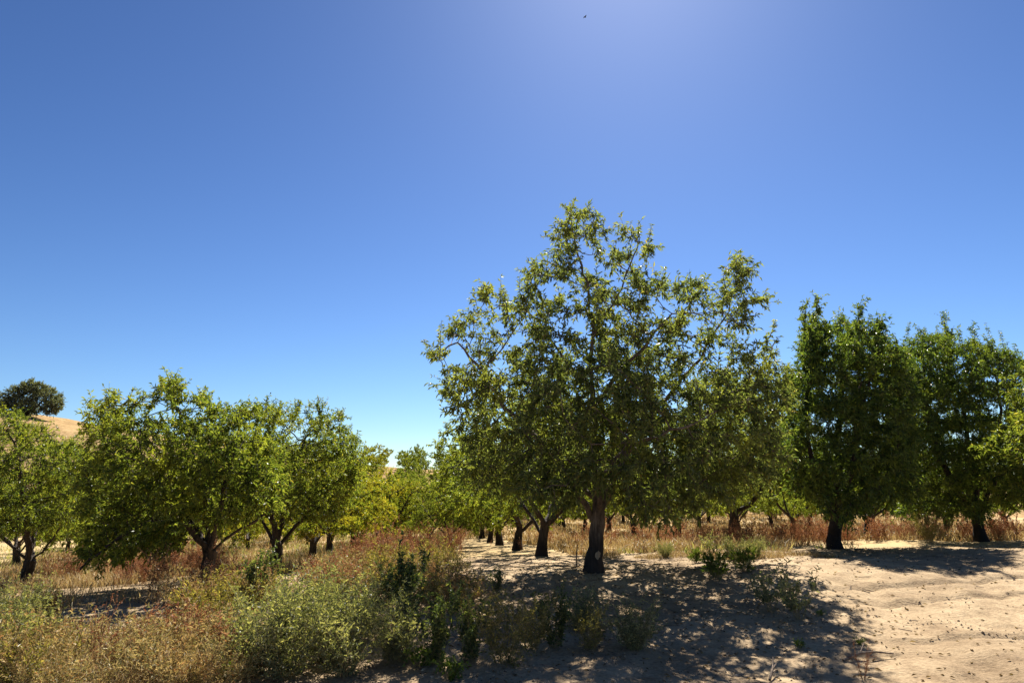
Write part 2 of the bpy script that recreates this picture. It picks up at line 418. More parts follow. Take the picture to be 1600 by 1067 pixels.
def blob_attractors(rng, blobs, Y, base, n, cx, W, depth, ytop, ybot, topf=.35, shoots=()):
    """spread points through a crown drawn as lumps; the crown is given its own roundness in depth"""
    bl = np.array(blobs, float); w = bl[:, 2]*bl[:, 3]*(bl[:, 4] if bl.shape[1] > 4 else 1)
    out = []
    c = rng.choice(len(bl), n, p=w/w.sum())
    for b in c:
        r = math.sqrt(rng.random()); t = rng.random()*2*math.pi
        px = bl[b, 0]+bl[b, 2]*r*math.cos(t); py = bl[b, 1]+bl[b, 3]*r*math.sin(t)
        f = topf + (1-topf)*min(1, max(0, (py-ytop)/(ybot-ytop)))
        h = depth*f*math.sqrt(max(.12, 1-((px-cx)/W)**2))
        out.append(place(px, py, Y+rng.uniform(-1, 1)*h))
    return np.array(out)-base
def round_attractors(rng, n, H, Rr, zc, low=0.0):
    """lumpy vase-shaped crown for the trees further back"""
    lumps = []
    for _ in range(26):
        t = rng.random()*2*math.pi; r = Rr*math.sqrt(rng.uniform(.05, .85)); z = rng.uniform((.27+low)*H, H*.86 - (r/Rr)**2*.22*H)
        lumps.append((r*math.cos(t), r*math.sin(t), z, rng.uniform(.45, .85)))
    for _ in range(11):
        t = rng.random()*2*math.pi; r = Rr*rng.uniform(.45, 1.0); lumps.append((r*math.cos(t), r*math.sin(t), rng.uniform(.18+low, .32+low)*H, .42))
    lumps = np.array(lumps); c = rng.integers(0, len(lumps), n)
    v = norm(rng.normal(0, 1, (n, 3)))*(rng.random(n)**(1/2.4))[:, None]*lumps[c, 3:4]
    p = lumps[c, :3]+v*np.array([1, 1, .8]); p[:, 2] = np.maximum(p[:, 2], .75)
    return p
def vase_guides(rng, H, nl=4, fork=.75, spread=.42):
    lean = rng.normal(0, .06, 2)
    top = np.array([lean[0], lean[1], fork]); g = [[(0, 0, -.15), (lean[0]*.3, lean[1]*.3, .3), tuple(top)]]
    t0 = rng.random()*6.28
    for q in range(nl):
        t = t0+q*2*math.pi/nl+rng.normal(0, .25); s = spread*rng.uniform(.75, 1.25)*H
        d = np.array([math.cos(t), math.sin(t), 0])
        z1 = fork+.12*H; z2 = rng.uniform(.48, .62)*H
        g.append([tuple(top-np.array([0, 0, rng.uniform(0, .18)])), tuple(top+d*s*.38+np.array([0, 0, z1-fork])), tuple(top+d*s*.8+np.array([0, 0, z2-fork]))])
    return g

# ------------------------------------------------------------------ setting
def sheet(name, xs, ys, fn, mat):
    X, Y = np.meshgrid(xs, ys); Z = fn(X, Y); nx, ny = len(xs), len(ys)
    V = np.stack([X, Y, Z], -1).reshape(-1, 3)
    i = (np.arange(ny-1)[:, None]*nx + np.arange(nx-1)[None]).reshape(-1)
    F = np.stack([i, i+1, i+nx+1, i+nx], -1)
    g = Geo(); g.add(V, F); o = link(name, g.mesh(name, mat, True)); o['kind'] = 'structure'; return o
def axis(parts):
    return np.unique(np.concatenate([np.arange(a, b, s) for a, b, s in parts]))
gx = axis([(-600, -100, 50), (-100, -30, 5), (-30, -9, .35), (-9, 10, .045), (10, 30, .3), (30, 100, 5), (100, 601, 50)])
gy = axis([(-200, -20, 20), (-20, 3, 1), (3, 14, .04), (14, 24, .10), (24, 60, .5), (60, 200, 10), (200, 1601, 100)])
def ground_fine(x, y):
    near = smooth(30, 16, y)*smooth(-14, -9, x)*smooth(16, 10, x)
    z = ground_z(x, y)
    z = z + near*(.035*vnoise(x/.33, y/.33, 11) + .018*vnoise(x/.13, y/.13, 12))
    for y0_ in (7.3, 8.75, 9.5):
        yc = y0_+.10*(x-3)+.012*(x-3)**2; z = z - .05*np.exp(-((y-yc)/.09)**2)*smooth(3.2, 5, x)*smooth(13, 10, x)
    # old tyre ruts curving across the bare dirt
    for off in (0, 1.55):
        xc = 4.2 + off + .16*np.maximum(y-7, 0)**1.35; z = z - .035*np.exp(-((x-xc)/.16)**2)*smooth(4, 5.5, y)*smooth(13, 10, y)
    return z
sheet('ground', gx, gy, lambda x, y: ground_fine(x, np.maximum(y, -1e9)), M['soil'])
hx = axis([(-260, -120, 6), (-120, 60, 1.5), (60, 260, 6)]); hy = axis([(46, 140, 1.5), (140, 400, 10)])
sheet('hill', hx, hy, lambda x, y: ground_z(x, y)+hill_z(x, y)-.6*smooth(56, 46, y), M['hill'])

# ------------------------------------------------------------------ near trees, each grown into its own crown shape
def near_tree(seed, name, label, px, py, Y, guides_px, blobs, cx, W, depth, ytop, ybot, natt, R, leafm, barkm, nleaf, leafL=.085, leafW=.026, topf=.35, group=None, shoots=(), **kw):
    rng = np.random.default_rng(seed)
    base = place(px, py, Y); base[2] = terrain(base[0], base[1])
    att = blob_attractors(rng, blobs, Y, base, natt, cx, W, depth, ytop, ybot, topf, shoots)
    f_ = Y/FPX; kw['spires'] = [(place(px_, py_, Y+rng.uniform(-.4, .4)*depth)-base, ln_*f_) for px_, py_, ln_ in shoots]
    gs = [[place(a, b, Y+dy)-base for a, b, dy in gl] for gl in guides_px]
    gs[0][0] = np.array([0, 0, -.15])
    return build_tree(rng, name, label, base, gs, att, R, leafm, barkm, nleaf, leafL, leafW, group=group, **kw)
GA = 'almond trees of the orchard rows'
main_blobs = [(895,345,25,30),(930,362,28,30),(985,375,35,26),(905,402,48,40),(960,420,45,36),(1012,388,22,16),(860,440,42,28),(925,470,60,40),
 (770,470,34,16),(722,510,30,26),(692,543,26,18),(678,560,12,12),(762,530,50,30),(830,500,50,34),(1000,460,50,32),(1065,458,36,26),(1120,452,34,24),(1160,418,16,18),
 (1192,472,18,18),(1150,482,44,30),(1080,520,70,42),(1000,530,70,46),(900,540,80,46),(1180,540,34,30),(1215,560,28,20),
 (740,600,46,44),(820,600,80,52),(930,620,100,60),(1040,610,90,60),(1130,600,70,48),(1195,620,42,44),(765,680,52,46),(850,690,80,60),(950,700,90,60),(1050,700,80,55),
 (1150,690,66,50),(1200,690,30,44),(940,745,60,36),(1000,770,40,22),(1060,755,50,46),(1042,802,26,20),(885,745,50,34),(990,792,24,16),(1115,752,46,36),(1080,775,36,22),(1010,790,26,22),(875,770,36,22),(830,750,46,30),(770,735,44,34),(1160,745,40,30)]
MAIN = near_tree(3, 'almond_tree', 'tallest almond tree with airy open top and stout dark trunk on a bare soil mound', 923, 893, 11,
 [[(923,893,0),(928,870,0),(932,835,0),(935,800,0)],
  [(934,800,0),(929,740,.1),(926,690,.1),(925,600,.1),(926,500,.1),(918,440,0),(900,390,0),(893,345,0)],
  [(926,530,.1),(945,490,-.1),(972,450,-.2),(990,400,-.2),(1000,370,-.2)],
  [(934,805,0),(955,760,.2),(968,710,.4),(1000,660,.6),(1040,625,.8),(1085,570,.8),(1130,500,.7),(1160,430,.7)],
  [(932,812,0),(905,775,-.2),(882,730,-.4),(845,690,-.5),(790,640,-.4),(755,580,-.3),(715,535,-.2),(690,550,-.2)],
  [(934,800,0),(940,760,-.5),(960,720,-1.1),(1000,690,-1.7),(1060,670,-2.1)],
  [(930,790,0),(900,740,.6),(870,680,1.3),(850,600,1.7)],
  [(926,640,.1),(960,590,-.4),(1010,540,-.8),(1050,490,-.9)],
  [(926,620,.1),(880,560,.3),(840,500,.4),(800,470,.4)],
  [(1000,660,.6),(1090,650,.4),(1150,610,.3),(1200,560,.3)],
  [(955,765,.2),(1000,755,-.2),(1035,765,-.4),(1045,800,-.5)]],
 [(a, b, c*(.88 if b < 600 else 1), d*(.88 if b < 600 else 1), .50 if b < 570 else 1.0) for a, b, c, d in main_blobs], 945, 300, 2.4, 330, 620, 2500, .115, M['leaf_grey'], M['bark'], 112000, topf=.30, k=12, gap=.92, leafL=.093, leafW=.025, airy=.7, shoots=[(1158,398,45),(1176,400,40),(893,318,35),(932,330,30),(1018,350,30),(1035,380,30),(752,452,35),(786,455,25),(662,530,30),(1205,462,40),(1212,500,30),(812,432,30),(1070,432,25),(835,405,40),(1100,440,22),(690,500,30)])
L2 = [(180,642,42,24),(258,612,22,22),(300,622,28,16),(230,662,78,34),(320,670,60,36),(372,650,40,24),(165,690,36,36),(250,720,88,60),(350,720,80,60),(160,770,40,56),(230,800,66,46),
 (150,856,30,30),(125,890,14,12),(200,846,34,30),(250,842,30,26),(330,780,66,40),(402,760,38,46)]
L2 = [(a, b, c, d, .42 if b < 690 else 1.0) for a, b, c, d in L2]
near_tree(5, 'almond_tree', 'low spreading almond tree with one drooping branch nearly touching the rusty weeds', 320, 918, 12.8,
 [[(318,918,0),(322,890,0),(328,866,0)],
  [(326,870,0),(300,830,-.3),(262,780,-.8),(225,720,-1.2)],
  [(326,866,0),(322,800,.2),(305,720,.3),(285,660,.3),(262,610,.3)],
  [(328,868,0),(362,835,.2),(410,805,.4),(430,770,.5)],
  [(328,866,0),(345,790,-.5),(360,720,-.8),(375,650,-.8)],
  [(326,866,0),(290,800,.8),(240,720,1.3),(190,650,1.2)],
  [(285,800,-.4),(220,820,-.8),(170,850,-1.0),(125,890,-1.1)]],
 L2, 285, 170, 1.9, 600, 700, 1800, .12, M['leaf'], M['bark_dark'], 74000, leafL=.088, leafW=.027, airy=.55, shoots=[(253,588,40),(275,598,35),(310,612,30),(322,628,25),(130,632,30),(190,612,30),(210,628,30),(230,630,25),(355,628,25),(385,630,25)], topf=.6, group=GA)
L3 = [(402,690,36,46),(396,750,34,44),(550,720,26,40),(420,650,46,26),(480,645,44,22),(520,662,28,22),(450,690,70,40),(528,700,34,34),(440,750,70,48),(510,760,48,48),(400,785,40,26),(480,800,44,20)]
L3 = [(a, b, c, d, .5 if b < 685 else 1.0) for a, b, c, d in L3]
near_tree(6, 'almond_tree', 'green almond tree directly behind the low spreading tree with the drooping branch', 430, 893, 18.3,
 [[(430,893,0),(432,870,0),(432,850,0)],[(432,855,0),(455,830,.3),(500,780,.6)],[(432,850,0),(420,790,-.4),(415,700,-.8)],[(432,850,0),(450,760,.6),(480,680,.8)],[(432,850,0),(400,800,.2),(385,740,.2)]],
 L3, 460, 110, 2.2, 640, 720, 1200, .14, M['leaf'], M['bark_dark'], 40000, airy=.5, shoots=[(402,622,30),(425,625,25),(470,625,30),(496,628,25),(520,640,25),(535,650,22)], topf=.6, leafL=.095, leafW=.03, group=GA)
L1 = [(0,664,48,22),(55,688,40,26),(105,716,34,28),(20,720,80,50),(110,740,44,48),(60,790,80,44),(0,800,60,38),(118,800,38,34),(-60,720,60,70),(-50,800,40,30)]
near_tree(7, 'almond_tree', 'round green almond tree with vase shaped fork standing below the bare hillside', 38, 912, 18.4,
 [[(34,912,0),(40,895,0),(46,878,0)],[(46,880,0),(15,850,-.3),(-20,810,-.5)],[(46,878,0),(75,850,.2),(105,810,.4)],[(46,878,0),(40,800,-.6),(25,700,-.9)],[(46,878,0),(60,790,.8),(70,690,1.0)]],
 L1, 40, 140, 2.4, 620, 700, 1600, .14, M['leaf'], M['bark_dark'], 60000, airy=.5, shoots=[(5,628,30),(30,640,25),(60,655,25)], topf=.6, leafL=.09, leafW=.028, group=GA)
R1 = [(1240,625,22,46),(1236,700,24,46),(1410,610,26,50),(1412,700,26,56),(1270,520,20,40),(1300,530,48,38),(1345,520,36,34),(1390,540,30,30),(1290,600,58,48),(1360,600,58,48),(1300,680,72,58),(1380,680,56,56),(1270,740,46,42),(1330,760,68,40),(1400,748,44,36),(1312,800,30,18)]
R1 = [(a, b+(24 if b < 560 else 0), c, d) for a, b, c, d in R1]
near_tree(8, 'almond_tree', 'dense dark almond tree with upright leafy shoots right of the tallest tree', 1304, 860, 16.2,
 [[(1304,860,0),(1304,835,0),(1306,815,0)],[(1306,820,0),(1280,760,-.4),(1262,690,-.6),(1260,600,-.6),(1256,484,-.6)],[(1262,600,-.6),(1270,540,-.6),(1277,470,-.5)],
  [(1306,815,0),(1345,785,-.2),(1385,745,-.3),(1405,690,-.3)],[(1306,815,0),(1310,720,.6),(1315,600,.8),(1310,502,.8)],[(1306,815,0),(1330,740,-.8),(1345,620,-1.2),(1341,484,-1.0)],
  [(1345,640,-1.1),(1370,570,-.8),(1376,502,-.7)]],
 R1, 1325, 110, 2.5, 500, 640, 2100, .15, M['leaf_dark'], M['bark_dark'], 105000, gap=.3, shoots=[(1253,480,70),(1279,466,80),(1310,492,60),(1341,478,70),(1358,490,60),(1377,502,50),(1326,508,40),(1292,505,50),(1395,518,40)], topf=.75, leafL=.10, leafW=.03, group=GA)
R2 = [(1495,640,50,60),(1500,590,40,40),(1500,710,50,50),(1430,580,26,36),(1425,660,34,50),(1408,610,22,44),(1402,700,26,56),(1590,610,30,46),(1592,700,32,56),(1590,760,30,30),(1425,545,22,34),(1475,520,22,26),(1440,562,42,42),(1500,560,46,38),(1540,542,22,24),(1560,590,42,42),(1450,640,56,58),(1540,650,58,58),(1460,730,56,54),(1540,740,56,54),(1500,786,46,30),(1530,802,22,16),(1430,785,36,26)]
R2 = [(a, b+(20 if b < 575 else 0), c, d) for a, b, c, d in R2]
near_tree(9, 'almond_tree', 'dense almond tree with spiky top at the far end of the bare dirt clearing', 1530, 845, 20.6,
 [[(1530,845,0),(1529,825,0),(1528,808,0)],[(1528,812,0),(1490,760,-.4),(1455,680,-.6),(1425,540,-.6)],[(1528,808,0),(1520,720,.6),(1500,620,.8),(1475,498,.8)],[(1528,808,0),(1560,740,-.4),(1565,640,-.6),(1545,535,-.5)],[(1460,690,-.6),(1445,600,0),(1440,520,.2)],[(1500,620,.8),(1515,560,.5),(1520,515,.5)]],
 R2, 1495, 125, 2.3, 520, 660, 2200, .155, M['leaf_dark'], M['bark_dark'], 105000, gap=.25, shoots=[(1421,504,70),(1445,510,60),(1476,486,80),(1464,508,50),(1498,508,60),(1522,514,50),(1540,504,60),(1562,516,50),(1585,536,40),(1410,530,40)], topf=.75, leafL=.105, leafW=.032, group=GA)
R1B = [(1230,590,18,18),(1130,625,60,40),(1208,640,36,48),(1150,680,78,56),(1200,720,48,46),(1110,720,56,46),(1150,740,60,36),(1215,690,28,40)]
near_tree(10, 'almond_tree', 'almond tree with wide dark forked trunk standing in rusty weeds right of the tallest tree', 1143, 850, 21.7,
 [[(1143,850,0),(1144,820,0),(1147,800,0)],[(1147,802,0),(1132,765,-.3),(1122,720,-.5),(1110,650,-.6)],[(1147,800,0),(1150,760,.6),(1150,690,1)],[(1147,803,0),(1170,790,.2),(1190,765,.3),(1196,700,.4),(1215,620,.4)],[(1180,780,.2),(1215,772,-.2),(1240,765,-.3)]],
 R1B, 1155, 110, 2.4, 600, 690, 1200, .115, M['leaf'], M['bark_dark'], 42000, topf=.6, leafL=.095, leafW=.03, group=GA)

# ------------------------------------------------------------------ the rest of the orchard grid: five grown kinds, then copies
HOLD = (0, 0, 0)
kinds = []
def proto(seed, H, Rr, natt, nleaf, L, W, leafm, step=.22, dk=.32, thin=None, twigs=False, limbs=False, k=6, nl=4, fork=.75, low=0.0):
    rng = np.random.default_rng(seed)
    return build_tree(rng, 'almond_tree', 'x', HOLD, vase_guides(rng, H, nl, fork), round_attractors(rng, natt, H, Rr, .6*H, low), .135, leafm, M['bark_dark'], nleaf, L, W,
                      group=GA, step=step, dk=dk, thin=thin, twigs=twigs, limbs=limbs, k=k, iters=70, twig_len=(.1, .34), r0=.006)
mid_kinds = [proto(21, 4.9, 2.9, 950, 32000, .10, .032, M['leaf'], limbs=True), proto(22, 5.0, 2.8, 950, 32000, .10, .032, M['leaf'], limbs=True, low=.05, nl=5), proto(23, 4.6, 2.8, 950, 32000, .10, .032, M['leaf_yellow'], limbs=True)]
far_kinds = [proto(31, 4.7, 2.8, 480, 15000, .16, .055, M['leaf'], step=.3, dk=.42, thin=.012, k=5, low=.0), proto(32, 4.4, 2.7, 480, 15000, .16, .055, M['leaf_yellow'], step=.3, dk=.42, thin=.012, k=5),
             proto(33, 4.8, 2.9, 480, 15000, .16, .055, M['leaf'], step=.3, dk=.42, thin=.012, k=5, low=.0)]
used = set()
ORD = ['first', 'second', 'third', 'fourth', 'fifth', 'sixth', 'seventh', 'eighth', 'ninth', 'tenth', 'eleventh', 'twelfth']
ROWS = {  # row number: (depth of first copied tree, label)
 0: (16.5, '{} tree back in the row receding behind the tallest almond tree'),
 -1: (23.6, '{} tree back in the row behind the low spreading tree with drooping branch'),
 -2: (23.9, '{} tree back in the row behind the round green tree below the bare hillside'),
 -3: (24.3, '{} tree back in the leftmost orchard row below the bare hillside'),
 1: (27.2, '{} tree back in the row behind the dark tree with upright shoots'),
 2: (26.0, '{} tree back in the row behind the spiky topped tree past the dirt clearing'),
 3: (25.4, '{} tree back in the orchard row beyond the spiky topped tree'),
 -4: (30.0, '{} tree back in the far left orchard row glimpsed beneath the round green tree'),
 4: (30.8, '{} tree back in the rightmost orchard row seen between the dark trunks')}
START = {0: 0, -1: 1, -2: 0, -3: 0, -4: 0, 1: 1, 2: 0, 3: 0, 4: 0}
rng = np.random.default_rng(77)
SKIP = set()
def put(kindlist, x, y, label, group, s, pick=None):
    kd = kindlist[pick if pick is not None else int(rng.integers(len(kindlist)))]
    loc = (x, y, float(terrain(x, y))-.02); rz = float(rng.random()*6.28); sc = (s, s, s*float(rng.uniform(.93, 1.06)))
    if id(kd) not in used:
        used.add(id(kd)); kd.location = loc; kd.rotation_euler = (0, 0, rz); kd.scale = sc; kd['label'] = label; kd['group'] = group; return kd
    return copy_tree(kd, loc, rz, sc, label, group)
FARG = 'far orchard trees on the rising slope'
for r, (y0, lab) in ROWS.items():
    k = 0
    while y0 + 5.45*k < 60:
        y = y0 + 5.45*k + float(rng.normal(0, .15)); x = 1.23-.104*(y-11)+6.62*r + float(rng.normal(0, .15))
        if r == 0 and k < 5:
            q = [(845,870,16.5), (808,858,22), (781,851,27.5), (765,845,33), (753,838,38.5)][k]; p = place(*q); x, y = p[0], p[1]
        if r == -1 and k == 0: p = place(487, 885, 23.6); x, y = p[0], p[1]
        px = to_px([[x, y, 1]])[0][0]; half = 3.2/y*FPX
        if -half*.7 < px < 1600+half*.7 and (r, k) not in SKIP:
            yellow = (r == -1) or (r == 0 and k > 3)
            put(mid_kinds if y < 41 else far_kinds, x, y, lab.format(ORD[k+START[r]]), GA, float(rng.uniform(.92, 1.06)), 2 if (yellow and y < 41) else (1 if yellow else (1 if r > 0 else int(rng.integers(2))) if y < 41 else int(rng.integers(2))*2))
        k += 1
# tree just past the right edge whose crown and shadow reach into view
put(mid_kinds, 13.9, 15.6, 'almond tree at the right edge shading the dirt clearing', GA, 1.08, 0)
# far slope
for r in range(-6, 8):
    for k in range(12):
        y = 61 + 6.2*k + (r % 3)*1.9 + float(rng.normal(0, .5)); x = 1.23-.104*(y-11)+6.9*r + float(rng.normal(0, .6))
        px, py = to_px([[x, y, float(terrain(x, y))+3]])
        if -60 < px[0] < 1660 and y < (128 if px[0] < 800 else 90) and not (px[0] < 300 and y > 96):
            put(far_kinds, x, y, 'far-off green orchard tree, one of many on the rising slope beyond the gap', FARG, float(rng.uniform(.85, 1.1)))
for q, (gx_, gy_, gY, gs, kd, lab) in enumerate([(590, 838, 33, .9, 2, 'yellowing almond tree filling the gap at the end of the left row'), (640, 834, 38, .85, 2, 'yellow-green almond tree low in the middle of the gap between the rows'),
        (672, 832, 35, .8, 1, 'green almond tree crowding the left side of the receding central row'), (705, 845, 27, .62, 0, 'small dark bushy almond tree low beside the rusty weeds in the gap')]):
    p = place(gx_, gy_, gY); put(mid_kinds, p[0], p[1], lab, GA, gs, kd)
# lone dark tree on the hill
hrng = np.random.default_rng(41)
hp = place(44, 640, 131); hp[2] = float(terrain(hp[0], hp[1]))-.1
att = []
for cx_, cz_, rr in [(-3.6, 3.2, 1.6), (-2, 4.6, 1.8), (0, 5.2, 2.0), (2, 4.7, 1.8), (4, 3.8, 1.6), (5.2, 2.4, 1.1), (-1, 2.6, 2.2), (1.8, 2.6, 2.2), (3.6, 1.8, 1.5), (-4.6, 2.2, 1.0), (-3, 1.9, 1.4), (4.4, 1.0, 1.0), (0, 1.3, 1.4)]:
    v = norm(hrng.normal(0, 1, (120, 3)))*(hrng.random(120)**.4)[:, None]*rr
    att.append(v*np.array([1, 1.6, .85])+np.array([cx_, 0, cz_]))
build_tree(hrng, 'evergreen_tree', 'dark rounded bushy tree alone on the dry hilltop', hp, [[(0, 0, -.3), (0, 0, .8)], [(0, 0, .8), (-1.5, 0, 2), (-2.5, .5, 4)], [(0, 0, .8), (1.5, .3, 2), (3, 0, 3.8)], [(0, 0, .8), (.2, -.5, 3)]],
           np.concatenate(att), .35, M['leaf_blue_haze'], M['bark_dark'], 80000, .22, .10, gap=.3, airy=.1, twig_len=(.3, 1.1), step=.4, dk=.48, thin=.03, twigs=False, limbs=False, k=5, r0=.012, iters=50)

# ------------------------------------------------------------------ weeds
def polylines(rng, base, d0, length, seg, bend, grav):
    """many curved stems: returns points (n, seg+1, 3)"""
    n = len(base); P = np.zeros((n, seg+1, 3)); P[:, 0] = base; d = norm(d0)
    for s in range(seg):
        P[:, s+1] = P[:, s] + d*(length/seg)[:, None]
        d = norm(d + rng.normal(0, bend, (n, 3)) + np.array([0, 0, grav]))
    return P
def stem_geo(P, r0, r1, k=3):
    n, s, _ = P.shape; g = Geo()
    for q in range(s-1):
        f0 = r0+(r1-r0)*q/(s-1); f1 = r0+(r1-r0)*(q+1)/(s-1)
        g.add(*tubes(P[:, q], P[:, q+1], f0, f1, k))
    return g
def along(rng, P, n, lo=.15, hi=1.0):
    """n random points (and tangents) along every polyline"""
    m, s, _ = P.shape; t = rng.uniform(lo, hi, (m, n))*(s-1)*.9999; i = t.astype(int); f = (t-i)[..., None]
    r = np.arange(m)[:, None]
    A = P[r, i]; B = P[r, i+1]
    return (A+(B-A)*f).reshape(-1, 3), norm(B-A).reshape(-1, 3)
def weed(rng, H, spread, nst, nsub, sublen, nl, L, W, lo=.12, up=.25, bend=.12, rise=.15, r=.004, tilt=.45, sub_lo=.2, ldir=.5):
    a = rng.random(nst)*2*math.pi
    base = np.stack([np.cos(a), np.sin(a), np.zeros(nst)], 1)*rng.uniform(0, spread*.22, nst)[:, None]
    d = np.stack([np.cos(a)*tilt, np.sin(a)*tilt, np.ones(nst)], 1)+rng.normal(0, .15, (nst, 3))
    P = polylines(rng, base, d, H*rng.uniform(.6, 1.05, nst), 6, bend, rise*.3)
    sg = stem_geo(P, r, r*.4); lines = [P]
    if nsub:
        A, T = along(rng, P, nsub, sub_lo, .97)
        S = polylines(rng, A, T*.8+rng.normal(0, .6, A.shape)+np.array([0, 0, up]), sublen*rng.uniform(.5, 1.2, len(A)), 3, bend, .08)
        g2 = stem_geo(S, r*.45, r*.2)
        V, T_, Q = g2.arrays(); sg.add(V, Q); lines.append(S)
    lg = Geo()
    for Pq, frac in zip(lines, (.4, 1.0)):
        A, T = along(rng, Pq, max(1, int(nl*frac)), lo, 1.0)
        sz = rng.uniform(.55, 1.25, len(A))
        lg.add(*leaves(rng, A, T*ldir+rng.normal(0, .6, A.shape)+np.array([0, 0, .1]), L*sz, W*sz))
    return sg, lg
def weed_thing(rng, stemm, leafm, label='x', name='weed_plant', cat='weed', **kw):
    sg, lg = weed(rng, **kw)
    root = thing(name, label, cat, (0, 0, -5))
    link('stem', sg.mesh('stem', stemm, True), root); link('foliage', lg.mesh('foliage', leafm), root)
    return root
wr = np.random.default_rng(101)
BUSHY = dict(H=.8, spread=.5, nst=34, nsub=12, sublen=.24, nl=11, L=.046, W=.013, tilt=.5, bend=.14, lo=.02, sub_lo=.04, r=.003)
UPR = dict(H=.8, spread=.3, nst=12, nsub=12, sublen=.14, nl=14, L=.050, W=.018, tilt=.25, bend=.08, r=.005, lo=.02, sub_lo=.03)
SPARSE = dict(H=.75, spread=.3, nst=11, nsub=5, sublen=.12, nl=9, L=.075, W=.020, tilt=.45, bend=.1, r=.005)
BROOM = dict(H=.75, spread=.45, nst=26, nsub=11, sublen=.2, nl=10, L=.034, W=.011, tilt=.42, bend=.1, lo=.03, sub_lo=.04, r=.003)
BROAD = dict(H=.35, spread=.3, nst=18, nsub=3, sublen=.12, nl=5, L=.06, W=.042, tilt=.7, bend=.15, r=.005)
TUFT = dict(H=.5, spread=.4, nst=40, nsub=2, sublen=.12, nl=9, L=.10, W=.012, tilt=.35, bend=.1, lo=.05, ldir=1.6, r=.003)
DOCK = dict(H=.75, spread=.15, nst=7, nsub=7, sublen=.16, nl=22, L=.016, W=.011, tilt=.3, bend=.07, lo=.05, r=.005)
weed_specs = {'bushy': (BUSHY, 'stem', 'weed_grey'), 'upright': (UPR, 'stem', 'weed_green'), 'sparse': (SPARSE, 'stem', 'weed_grey'), 'broom': (BROOM, 'stem', 'weed_olive'),
              'broad': (BROAD, 'stem', 'weed_bright'), 'tuft': (TUFT, 'stem', 'weed_bright'), 'dock': (DOCK, 'stem_rust', 'rust')}
protos = {}
def put_weed(kind, px, py, hpx, label, group, name='weed_plant'):
    spec, sm, lm = weed_specs[kind]
    p = hit(px, py); dist = np.linalg.norm(p-np.array([0, 0, CZ])); h = hpx*dist/FPX/1.02
    key = (kind, int(wr.integers(2)))
    s = float(h/(spec['H']*1.0)); rz = float(wr.random()*6.28)
    if key not in protos:
        o = weed_thing(wr, M[sm], M[lm], label, name, 'weed', **spec); protos[key] = o
        o.location = tuple(p); o.rotation_euler = (0, 0, rz); o.scale = (s,)*3; o['label'] = label
        if group: o['group'] = group
        return o
    return copy_tree(protos[key], tuple(p), rz, s, label, group)
WG = 'weeds growing on the soil in front of the orchard'
